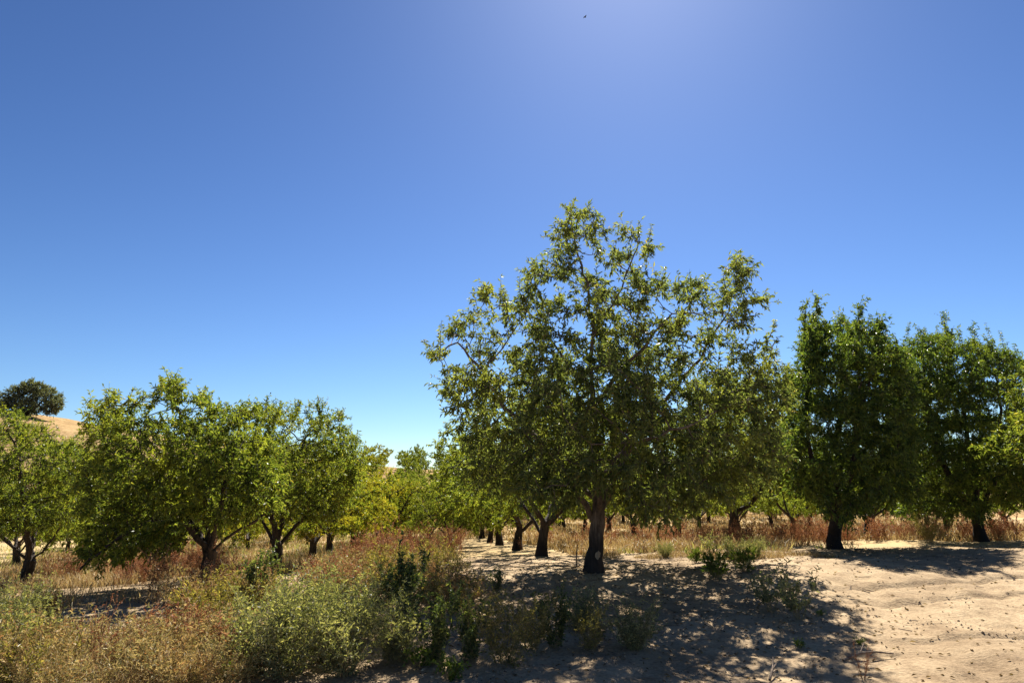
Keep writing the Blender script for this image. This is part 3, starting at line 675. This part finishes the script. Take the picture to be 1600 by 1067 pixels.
W_LIST = [
 ('bushy', 410, 1050, 110, 'grey-green bushy weed at the left end of the big foreground clump'),
 ('bushy', 455, 1062, 130, 'bottommost grey-green bushy weed of the big foreground clump'),
 ('bushy', 500, 1035, 120, 'grey-green bushy weed in the middle of the big foreground clump'),
 ('bushy', 540, 1058, 120, 'grey-green bushy weed at the right end of the big foreground clump'),
 ('bushy', 475, 1000, 95, 'paler grey-green weed rising at the back of the big foreground clump'),
 ('bushy', 555, 1000, 85, 'grey-green weed behind the right end of the big foreground clump'),
 ('upright', 402, 948, 82, 'dark green upright weed in front of the second trunk of the left row'),
 ('upright', 640, 985, 125, 'tallest upright dark weed between the big grey clump and the shaded mound'),
 ('bushy', 625, 1035, 100, 'grey-green weed beside the gap of bare soil right of the big clump'),
 ('upright', 682, 1040, 105, 'upright weed with green spikes above bright broad leaves at the bottom'),
 ('upright', 735, 1035, 100, 'thin upright weed with pale spikes left of the brushy olive weed'),
 ('broom', 790, 1040, 110, 'brushy olive weed at the lower edge of the main tree shadow'),
 ('broom', 830, 1015, 80, 'smaller brushy weed just behind the brushy olive weed'),
 ('upright', 865, 1012, 85, 'dark upright weed below the main trunk shadow'),
 ('bushy', 905, 985, 60, 'bushy weed glinting directly below the main trunk in its shadow'),
 ('broom', 925, 1015, 65, 'spindly olive weed with spreading stems below the main trunk'),
 ('bushy', 990, 1018, 72, 'rightmost bushy weed in the shade below the main tree'),
 ('upright', 775, 925, 38, 'small single dark weed standing on the dappled mound left of the main trunk'),
 ('sparse', 1207, 955, 72, 'sparse grey weed with curled leaves at the edge of the dirt clearing'),
 ('sparse', 1252, 968, 72, 'sparse grey weed with bare stalks, right one of the pair at the dirt clearing'),
 ('sparse', 1236, 950, 44, 'small sparse weed between the pair of curled grey weeds'),
 ('dock', 1350, 1064, 46, 'reddish green weed beside the fallen stick on the dirt'),
 ('tuft', 1120, 905, 42, 'green weed in front of the forked trunk right of the main tree'),
 ('tuft', 1165, 893, 34, 'low bright green weed right of the forked trunk base'),
 ('bushy', 1148, 880, 38, 'pale feathery weed covering the forked trunk base'),
 ('tuft', 1085, 880, 22, 'low leafy weed on the straw strip right of the main trunk'),
 ('bushy', 1040, 872, 26, 'small grey-green weed on the straw strip right of the main trunk'),
 ('bushy', 1180, 872, 30, 'grey-green weed right of the feathery one at the forked trunk'),
 ('broad', 655, 1045, 36, 'broad leaved bright green weed under the upright weeds at the bottom'),
 ('broad', 705, 1062, 34, 'broad leaved green weed at the bottom edge below the brushy olive weed'),
 ('broad', 350, 1064, 28, 'broad leaved bright green weed at the bottom edge among dried stalks'),
 ('dock', 146, 1048, 85, 'rust red upright dock plant alone among the drying weeds'),
 ('bushy', 25, 985, 60, 'fine grey-green weed at the left edge of the sandy patch'),
 ('bushy', 75, 968, 42, 'fine grey-green weed at the back of the sandy patch'),
 ('bushy', 10, 1050, 90, 'grey-green weed in the bottom left corner'),
 ('broad', 1250, 1012, 12, 'small green seedling tuft on the dirt below the pair of curled grey weeds'),
 ('broad', 1345, 1008, 10, 'tiny green seedling on the dirt above the fallen stick'),
 ('broad', 1282, 962, 9, 'tiny green seedling right of the curled grey weeds'),
 ('sparse', 1105, 862, 30, 'thin pale weed on the straw strip left of the forked trunk'),
 ('broom', 1455, 848, 42, 'brown-green bushy weed between the two dark trunks beyond the dirt clearing'),
]
for w in W_LIST: put_weed(*w, WG)

# masses nobody could count
def mass(name, label, pts, scales, variants, mat, rng):
    g = Geo()
    arrs = []
    for sg, lg in variants:
        V1, T1, Q1 = sg.arrays(); V2, T2, Q2 = lg.arrays()
        arrs.append((np.concatenate([V1, V2]), np.concatenate([T1, T2+len(V1)]) if len(T1) else T2+len(V1), Q1))
    for p, s in zip(pts, scales):
        V, T, Q = arrs[int(rng.integers(len(arrs)))]; a = rng.random()*6.28; c, n_ = math.cos(a), math.sin(a)
        Rm = np.array([[c, n_, 0], [-n_, c, 0], [0, 0, 1]])*s
        g.add(V@Rm+p, T, Q)
    o = link(name, g.mesh(name, mat)); o['kind'] = 'stuff'; o['label'] = label; o['category'] = 'undergrowth'; return o
BARE = [(190, 978, 120, 34), (430, 905, 60, 14), (375, 992, 30, 22), (590, 985, 16, 40), (75, 1035, 30, 12), (760, 905, 60, 24)]   # sandy openings among the weeds
def px_scatter(rng, regions, dens):
    """regions: (px, py, rx, ry, weight) -> ground points"""
    out = []
    for px, py, rx, ry, w in regions:
        for _ in range(int(dens*w)):
            r = math.sqrt(rng.random()); t = rng.random()*6.28; a, b = px+rx*r*math.cos(t), py+ry*r*math.sin(t)
            if any(((a-ex)/ew)**2+((b-ey)/eh)**2 < 1 for ex, ey, ew, eh in BARE): continue
            q = hit(a, b)
            if vnoise(np.array(q[0]/.9), np.array(q[1]/.9), 71) > -.12: out.append(q)
    return np.array(out)
mr = np.random.default_rng(202)
# drying tangle of weeds, lower left
tv = [weed(mr, H=.42, spread=.35, nst=12, nsub=5, sublen=.2, nl=10, L=.040, W=.0095, tilt=.75, bend=.2, rise=-.15, r=.004) for _ in range(6)]
pts = px_scatter(mr, [(190, 1045, 210, 55, 66), (60, 1030, 90, 40, 34), (330, 960, 70, 40, 46), (300, 1010, 90, 45, 50), (60, 960, 70, 20, 26), (560, 920, 80, 36, 50), (640, 890, 70, 26, 30), (440, 960, 40, 20, 14), (370, 925, 50, 16, 16), (700, 935, 40, 24, 12)], 1.1)
sel = vnoise(pts[:, 0]/1.1, pts[:, 1]/1.1, 91)+mr.normal(0, .1, len(pts))
for lo, hi, nm, lab, mm, sc in [(-9, -.16, 'olive_weeds', 'olive green weeds gone to seed at lower left', 'weed_olive', 1.15), (-.16, .30, 'weed_tangle', 'drying straw weeds tangled over the soil at lower left', 'tangle', .95), (.30, 9, 'brown_weeds', 'red-brown dead stalks among the drying weeds at lower left', 'rust', 1.0)]:
    k_ = (sel >= lo) & (sel < hi); mass(nm, lab, pts[k_], mr.uniform(.6, 1.3, k_.sum())*sc, tv, M[mm], mr)
# rusty seed-head weeds
rv = [weed(mr, H=.72, spread=.3, nst=10, nsub=5, sublen=.16, nl=16, L=.020, W=.012, tilt=.28, bend=.07, r=.003, lo=.25) for _ in range(5)]
pts = px_scatter(mr, [(600, 868, 60, 22, 60), (675, 862, 50, 24, 46), (570, 890, 40, 18, 18), (280, 905, 70, 20, 44), (170, 902, 80, 16, 40), (340, 895, 50, 20, 26), (90, 905, 40, 12, 14), (240, 930, 40, 8, 8)], 1.0)
mass('rusty_weeds', 'rust brown seed-head weeds standing between the orchard rows', pts, mr.uniform(.7, 1.35, len(pts)), rv, M['rust'], mr)
cv = [weed(mr, H=.75, spread=.35, nst=8, nsub=4, sublen=.18, nl=12, L=.034, W=.020, tilt=.28, bend=.07, r=.005, lo=.25) for _ in range(5)]
pts = []
for _ in range(330):
    y = mr.uniform(20.5, 36)
    r = int(mr.choice([1, 1, 2, 3, 0])); x = 1.23-.104*(y-11)+6.62*r+mr.normal(0, 1.2)+ (1.6 if mr.random() < .4 else 0)+(2.2 if r == 0 else 0)
    pts.append((x, y, float(terrain(x, y))))
for _ in range(150):
    x = mr.uniform(7.8, 15.5); y = 20.5+.12*(x-8)+mr.uniform(0, 3.0); pts.append((x, y, float(terrain(x, y))))
for _ in range(40):
    x = mr.normal(5.6, .9); y = mr.uniform(18.5, 21); pts.append((x, y, float(terrain(x, y))))
pts = np.array(pts); pts = pts[vnoise(pts[:, 0]/1.5, pts[:, 1]/1.5, 93)+.4*vnoise(pts[:, 0]/.5, pts[:, 1]/.5, 94) > -.13]
mass('rusty_weeds', 'rust brown weeds under the trees at right', pts, mr.uniform(.35, 1.0, len(pts))*np.where(np.array(pts)[:, 1] > 24, .7, 1.15), cv, M['rust'], mr)
# straw grass
def blades(rng, P, H, W, lean=.45):
    n = len(P); a = rng.random(n)*6.28; S = np.stack([np.cos(a), np.sin(a), np.zeros(n)], 1)
    D = norm(np.stack([rng.normal(0, lean, n), rng.normal(0, lean, n), np.ones(n)], 1)); H = np.broadcast_to(H, (n,))[:, None]; W = np.broadcast_to(W, (n,))[:, None]
    m = P+D*H*.55; D2 = norm(D+rng.normal(0, .45, (n, 3))-np.array([0, 0, .25])); t = m+D2*H*.5
    V = np.stack([P-S*W*.5, P+S*W*.5, m+S*W*.35, m-S*W*.35, t], 1).reshape(-1, 3); i = np.arange(n)[:, None]*5
    return V, i+np.array([3, 2, 4]), i+np.array([0, 1, 2, 3])
def strip_points(rng, n):
    y = 16.5 + (rng.random(n)**1.7)*62; x = rng.uniform(-17, 20, n)*(.55+y/40)
    u = x-(1.23-.104*(y-11)); keep = (vnoise(x/1.3, y/1.3, 31) > -.12) & ~((u > -1.9) & (u < .9) & (y < 38)) & ~((x > 6.5) & (y < 20.0+.1*(x-6.5)))
    x, y = x[keep], y[keep]; return np.stack([x, y, terrain(x, y)], 1)
g = Geo()
P = strip_points(mr, 150000); P[:, 2] = terrain(P[:, 0], P[:, 1]); g.add(*blades(mr, P, mr.uniform(.06, .42, len(P)), .010+.0009*P[:, 1]))
P = []
for _ in range(16000):
    x = mr.uniform(1.6, 6.2); y = 13.4+mr.random()**1.1*3.8
    if vnoise(np.array(x/.7), np.array(y/.7), 33) > .0: P.append((x, y))
P = np.array(P); P = np.column_stack([P, terrain(P[:, 0], P[:, 1])]); g.add(*blades(mr, P, mr.uniform(.04, .15, len(P)), .012))
P = px_scatter(mr, [(340, 870, 160, 30, 3000), (150, 930, 160, 34, 2600), (560, 880, 110, 40, 3000), (200, 1020, 220, 70, 3500), (380, 905, 60, 30, 900)], 1.0)
g.add(*blades(mr, P, mr.uniform(.12, .42, len(P)), .009))
o = link('dry_grass', g.mesh('dry_grass', M['straw'])); o['kind'] = 'stuff'; o['label'] = 'straw coloured dry grass under the orchard trees'; o['category'] = 'grass'
# low green ground cover deep between the left rows
g = Geo(); n = 30000
y = mr.uniform(19, 60, n); x = -12-.104*(y-11)+mr.uniform(-17, 9, n)*1.2; keep = vnoise(x/1.6, y/1.6, 37) > .06; x, y = x[keep], y[keep]
P = np.stack([x, y, terrain(x, y)], 1); g.add(*blades(mr, P, mr.uniform(.15, .5, len(P)), .03))
x = mr.uniform(2.5, 9, 1600); y = 15.6+mr.random(1600)*2.2; keep = vnoise(x/.6, y/.6, 38) > .12; x, y = x[keep], y[keep]
P = np.stack([x, y, terrain(x, y)], 1); g.add(*blades(mr, P, mr.uniform(.08, .28, len(P)), .016))
o = link('green_grass', g.mesh('green_grass', M['weed_grey'])); o['kind'] = 'stuff'; o['label'] = 'low green growth between the orchard rows'; o['category'] = 'grass'
# clods and fallen leaves on the bare soil
n = 42000
y = 4.5+mr.random(n)**1.4*11; x = mr.uniform(-6.5, 12, n)*(.35+y/15); keep = vnoise(x/.9, y/.9, 41)+.7*vnoise(x/.31, y/.31, 43) > .1; x, y = x[keep], y[keep]
s = .003+.017*mr.random(len(x))**4; C = np.stack([x, y, ground_fine(x, y)+s*.25], 1)
oct_ = np.array([(1, 0, 0), (-1, 0, 0), (0, 1, 0), (0, -1, 0), (0, 0, .7), (0, 0, -.7)]); of = np.array([(0, 2, 4), (2, 1, 4), (1, 3, 4), (3, 0, 4), (2, 0, 5), (1, 2, 5), (3, 1, 5), (0, 3, 5)])
V = C[:, None]+(oct_[None]+mr.normal(0, .22, (len(x), 6, 3)))*s[:, None, None]
g = Geo(); g.add(V.reshape(-1, 3), (of[None]+np.arange(len(x))[:, None, None]*6).reshape(-1, 3))
o = link('soil_clods', g.mesh('soil_clods', M['clod'])); o['kind'] = 'stuff'; o['label'] = 'small clods and pebbles scattered on the sandy soil'; o['category'] = 'gravel'
n = 16000
y = 5+mr.random(n)*13; x = mr.uniform(-6, 12, n)*(.4+y/15); w = np.exp(-((x-1.4)/3.0)**2-((y-9.5)/3.5)**2)+.10+.7*np.exp(-((x-9)/4.0)**2-((y-16)/1.8)**2); keep = mr.random(n) < w; x, y = x[keep], y[keep]
P = np.stack([x, y, ground_fine(x, y)+.008], 1); D = mr.normal(0, 1, P.shape)*np.array([1, 1, .15])
g = Geo(); g.add(*leaves(mr, P, D, mr.uniform(.03, .07, len(P)), .02, up=3))
o = link('fallen_leaves', g.mesh('fallen_leaves', M['litter'])); o['kind'] = 'stuff'; o['label'] = 'dry fallen leaves under the main tree'; o['category'] = 'leaf litter'

n = 420
y = 5.2+mr.random(n)**1.2*11; x = mr.uniform(-5, 10, n)*(.4+y/15); P = np.stack([x, y, ground_fine(x, y)+.008], 1)
D = np.stack([mr.normal(0, 1, n), mr.normal(0, 1, n), mr.normal(.02, .05, n)], 1); L_ = mr.uniform(.04, .22, n)[:, None]; Q_ = P+norm(D)*L_; Q_[:, 2] = np.maximum(Q_[:, 2], ground_fine(Q_[:, 0], Q_[:, 1])+.006)
g = Geo(); g.add(*tubes(P, Q_, .005, .003, 4))
o = link('twig_litter', g.mesh('twig_litter', M['stick'])); o['kind'] = 'stuff'; o['label'] = 'broken twigs littering the bare soil'; o['category'] = 'twig litter'

# ------------------------------------------------------------------ single small things
def stick(name, label, pts, r0, branches=()):
    g = Geo(); P = np.array(pts); k = 6
    for a in range(len(P)-1): g.add(*tubes(P[a:a+1], P[a+1:a+2], r0*(1-.18*a), r0*(1-.18*(a+1)), k))
    for b in branches:
        B = np.array(b)
        for a in range(len(B)-1): g.add(*tubes(B[a:a+1], B[a+1:a+2], r0*.6*(1-.25*a), r0*.6*(1-.25*(a+1)), k))
    c = P.mean(0); V, T, Q = g.arrays(); g2 = Geo(); g2.add(V-c, Q)
    o = link(name, g2.mesh(name, M['stick'], True), loc=tuple(c)); o['label'] = label; o['category'] = 'stick'; return o
def gp(px, py, dz=.02): p = hit(px, py); return p+np.array([0, 0, dz])
stick('fallen_stick', 'long weathered stick lying on the bare dirt behind the reddish weed', [gp(1318, 1035), gp(1345, 1029, .05), gp(1370, 1027, .05), gp(1397, 1026, .03)], .014, [[gp(1345, 1029, .05), gp(1352, 1022, .10)]])
stick('fallen_twig', 'short forked twig at the bottom of the bare dirt', [gp(1203, 1066), gp(1208, 1056, .06), gp(1214, 1050, .07)], .012, [[gp(1206, 1060, .04), gp(1213, 1056, .05)], [gp(1208, 1056, .06), gp(1210, 1048, .12)]])
stick('standing_stub', 'thin dark dead stub standing just left of the main trunk base', [gp(901, 884, -.03), gp(901, 884, .18), gp(903, 884, .34)], .016)
# bird high above
g = Geo(); bp = place(914, 27, 62)
a = np.linspace(0, 2*math.pi, 8, endpoint=False); prof = [(-.28, .005), (-.18, .05), (0, .075), (.14, .06), (.22, .04), (.28, .012)]
V = np.array([(x_, r_*math.cos(t), r_*math.sin(t)) for x_, r_ in prof for t in a]); Q = np.array([(i*8+j, i*8+(j+1) % 8, (i+1)*8+(j+1) % 8, (i+1)*8+j) for i in range(5) for j in range(8)])
bird = thing('bird', 'tiny dark bird flying high in the open blue sky', 'bird', tuple(bp)); bird.rotation_euler = (0, .1, .5); bird.scale = (.55,)*3
g.add(V, Q); link('body', g.mesh('body', M['bird'], True), bird)
for sgn in (1, -1):
    g = Geo(); V = np.array([(.12, .05*sgn, .02), (-.10, .05*sgn, .02), (.10, .28*sgn, .12), (-.08, .28*sgn, .11), (-.02, .52*sgn, .08), (-.08, .50*sgn, .08)])
    V = np.concatenate([V+np.array([0, 0, .008]), V-np.array([0, 0, .008])])
    g.add(V, np.array([(0, 1, 3, 2), (2, 3, 5, 4), (6, 8, 9, 7), (8, 10, 11, 9), (0, 2, 8, 6), (2, 4, 10, 8), (1, 7, 9, 3), (3, 9, 11, 5), (4, 5, 11, 10)])); link('wing', g.mesh('wing', M['bird']), bird)
# pale pruning scar on the main trunk

tr = [c for c in MAIN.children if c.name.startswith('trunk')][0]
from mathutils.bvhtree import BVHTree
me = tr.data; bv = BVHTree.FromPolygons([v.co.copy() for v in me.vertices], [tuple(p.vertices) for p in me.polygons])
o0 = Vector((0, 0, CZ))-MAIN.location; g = Geo(); sr = np.random.default_rng(9); rim = []
for q in range(14):
    t = q*2*math.pi/14; rr = 1+sr.normal(0, .12); d = ray(934+4.2*rr*math.cos(t), 867+6.5*rr*math.sin(t)); h = bv.ray_cast(o0, Vector(d))
    if h[0] is not None: rim.append(np.array(h[0])-d*.022)
if len(rim) > 8:
    rim = np.array(rim); c = rim.mean(0); V = np.concatenate([rim, c[None]-norm(ray(936, 867))*.012, rim+ray(936, 867)*.05]); n = len(rim); a = np.arange(n); b = (a+1) % n
    g.add(V, np.stack([a, b, np.full(n, n)], 1), np.stack([a, a+n+1, b+n+1, b], 1))
    link('pruning_scar', g.mesh('pruning_scar', M['scar']), tr)
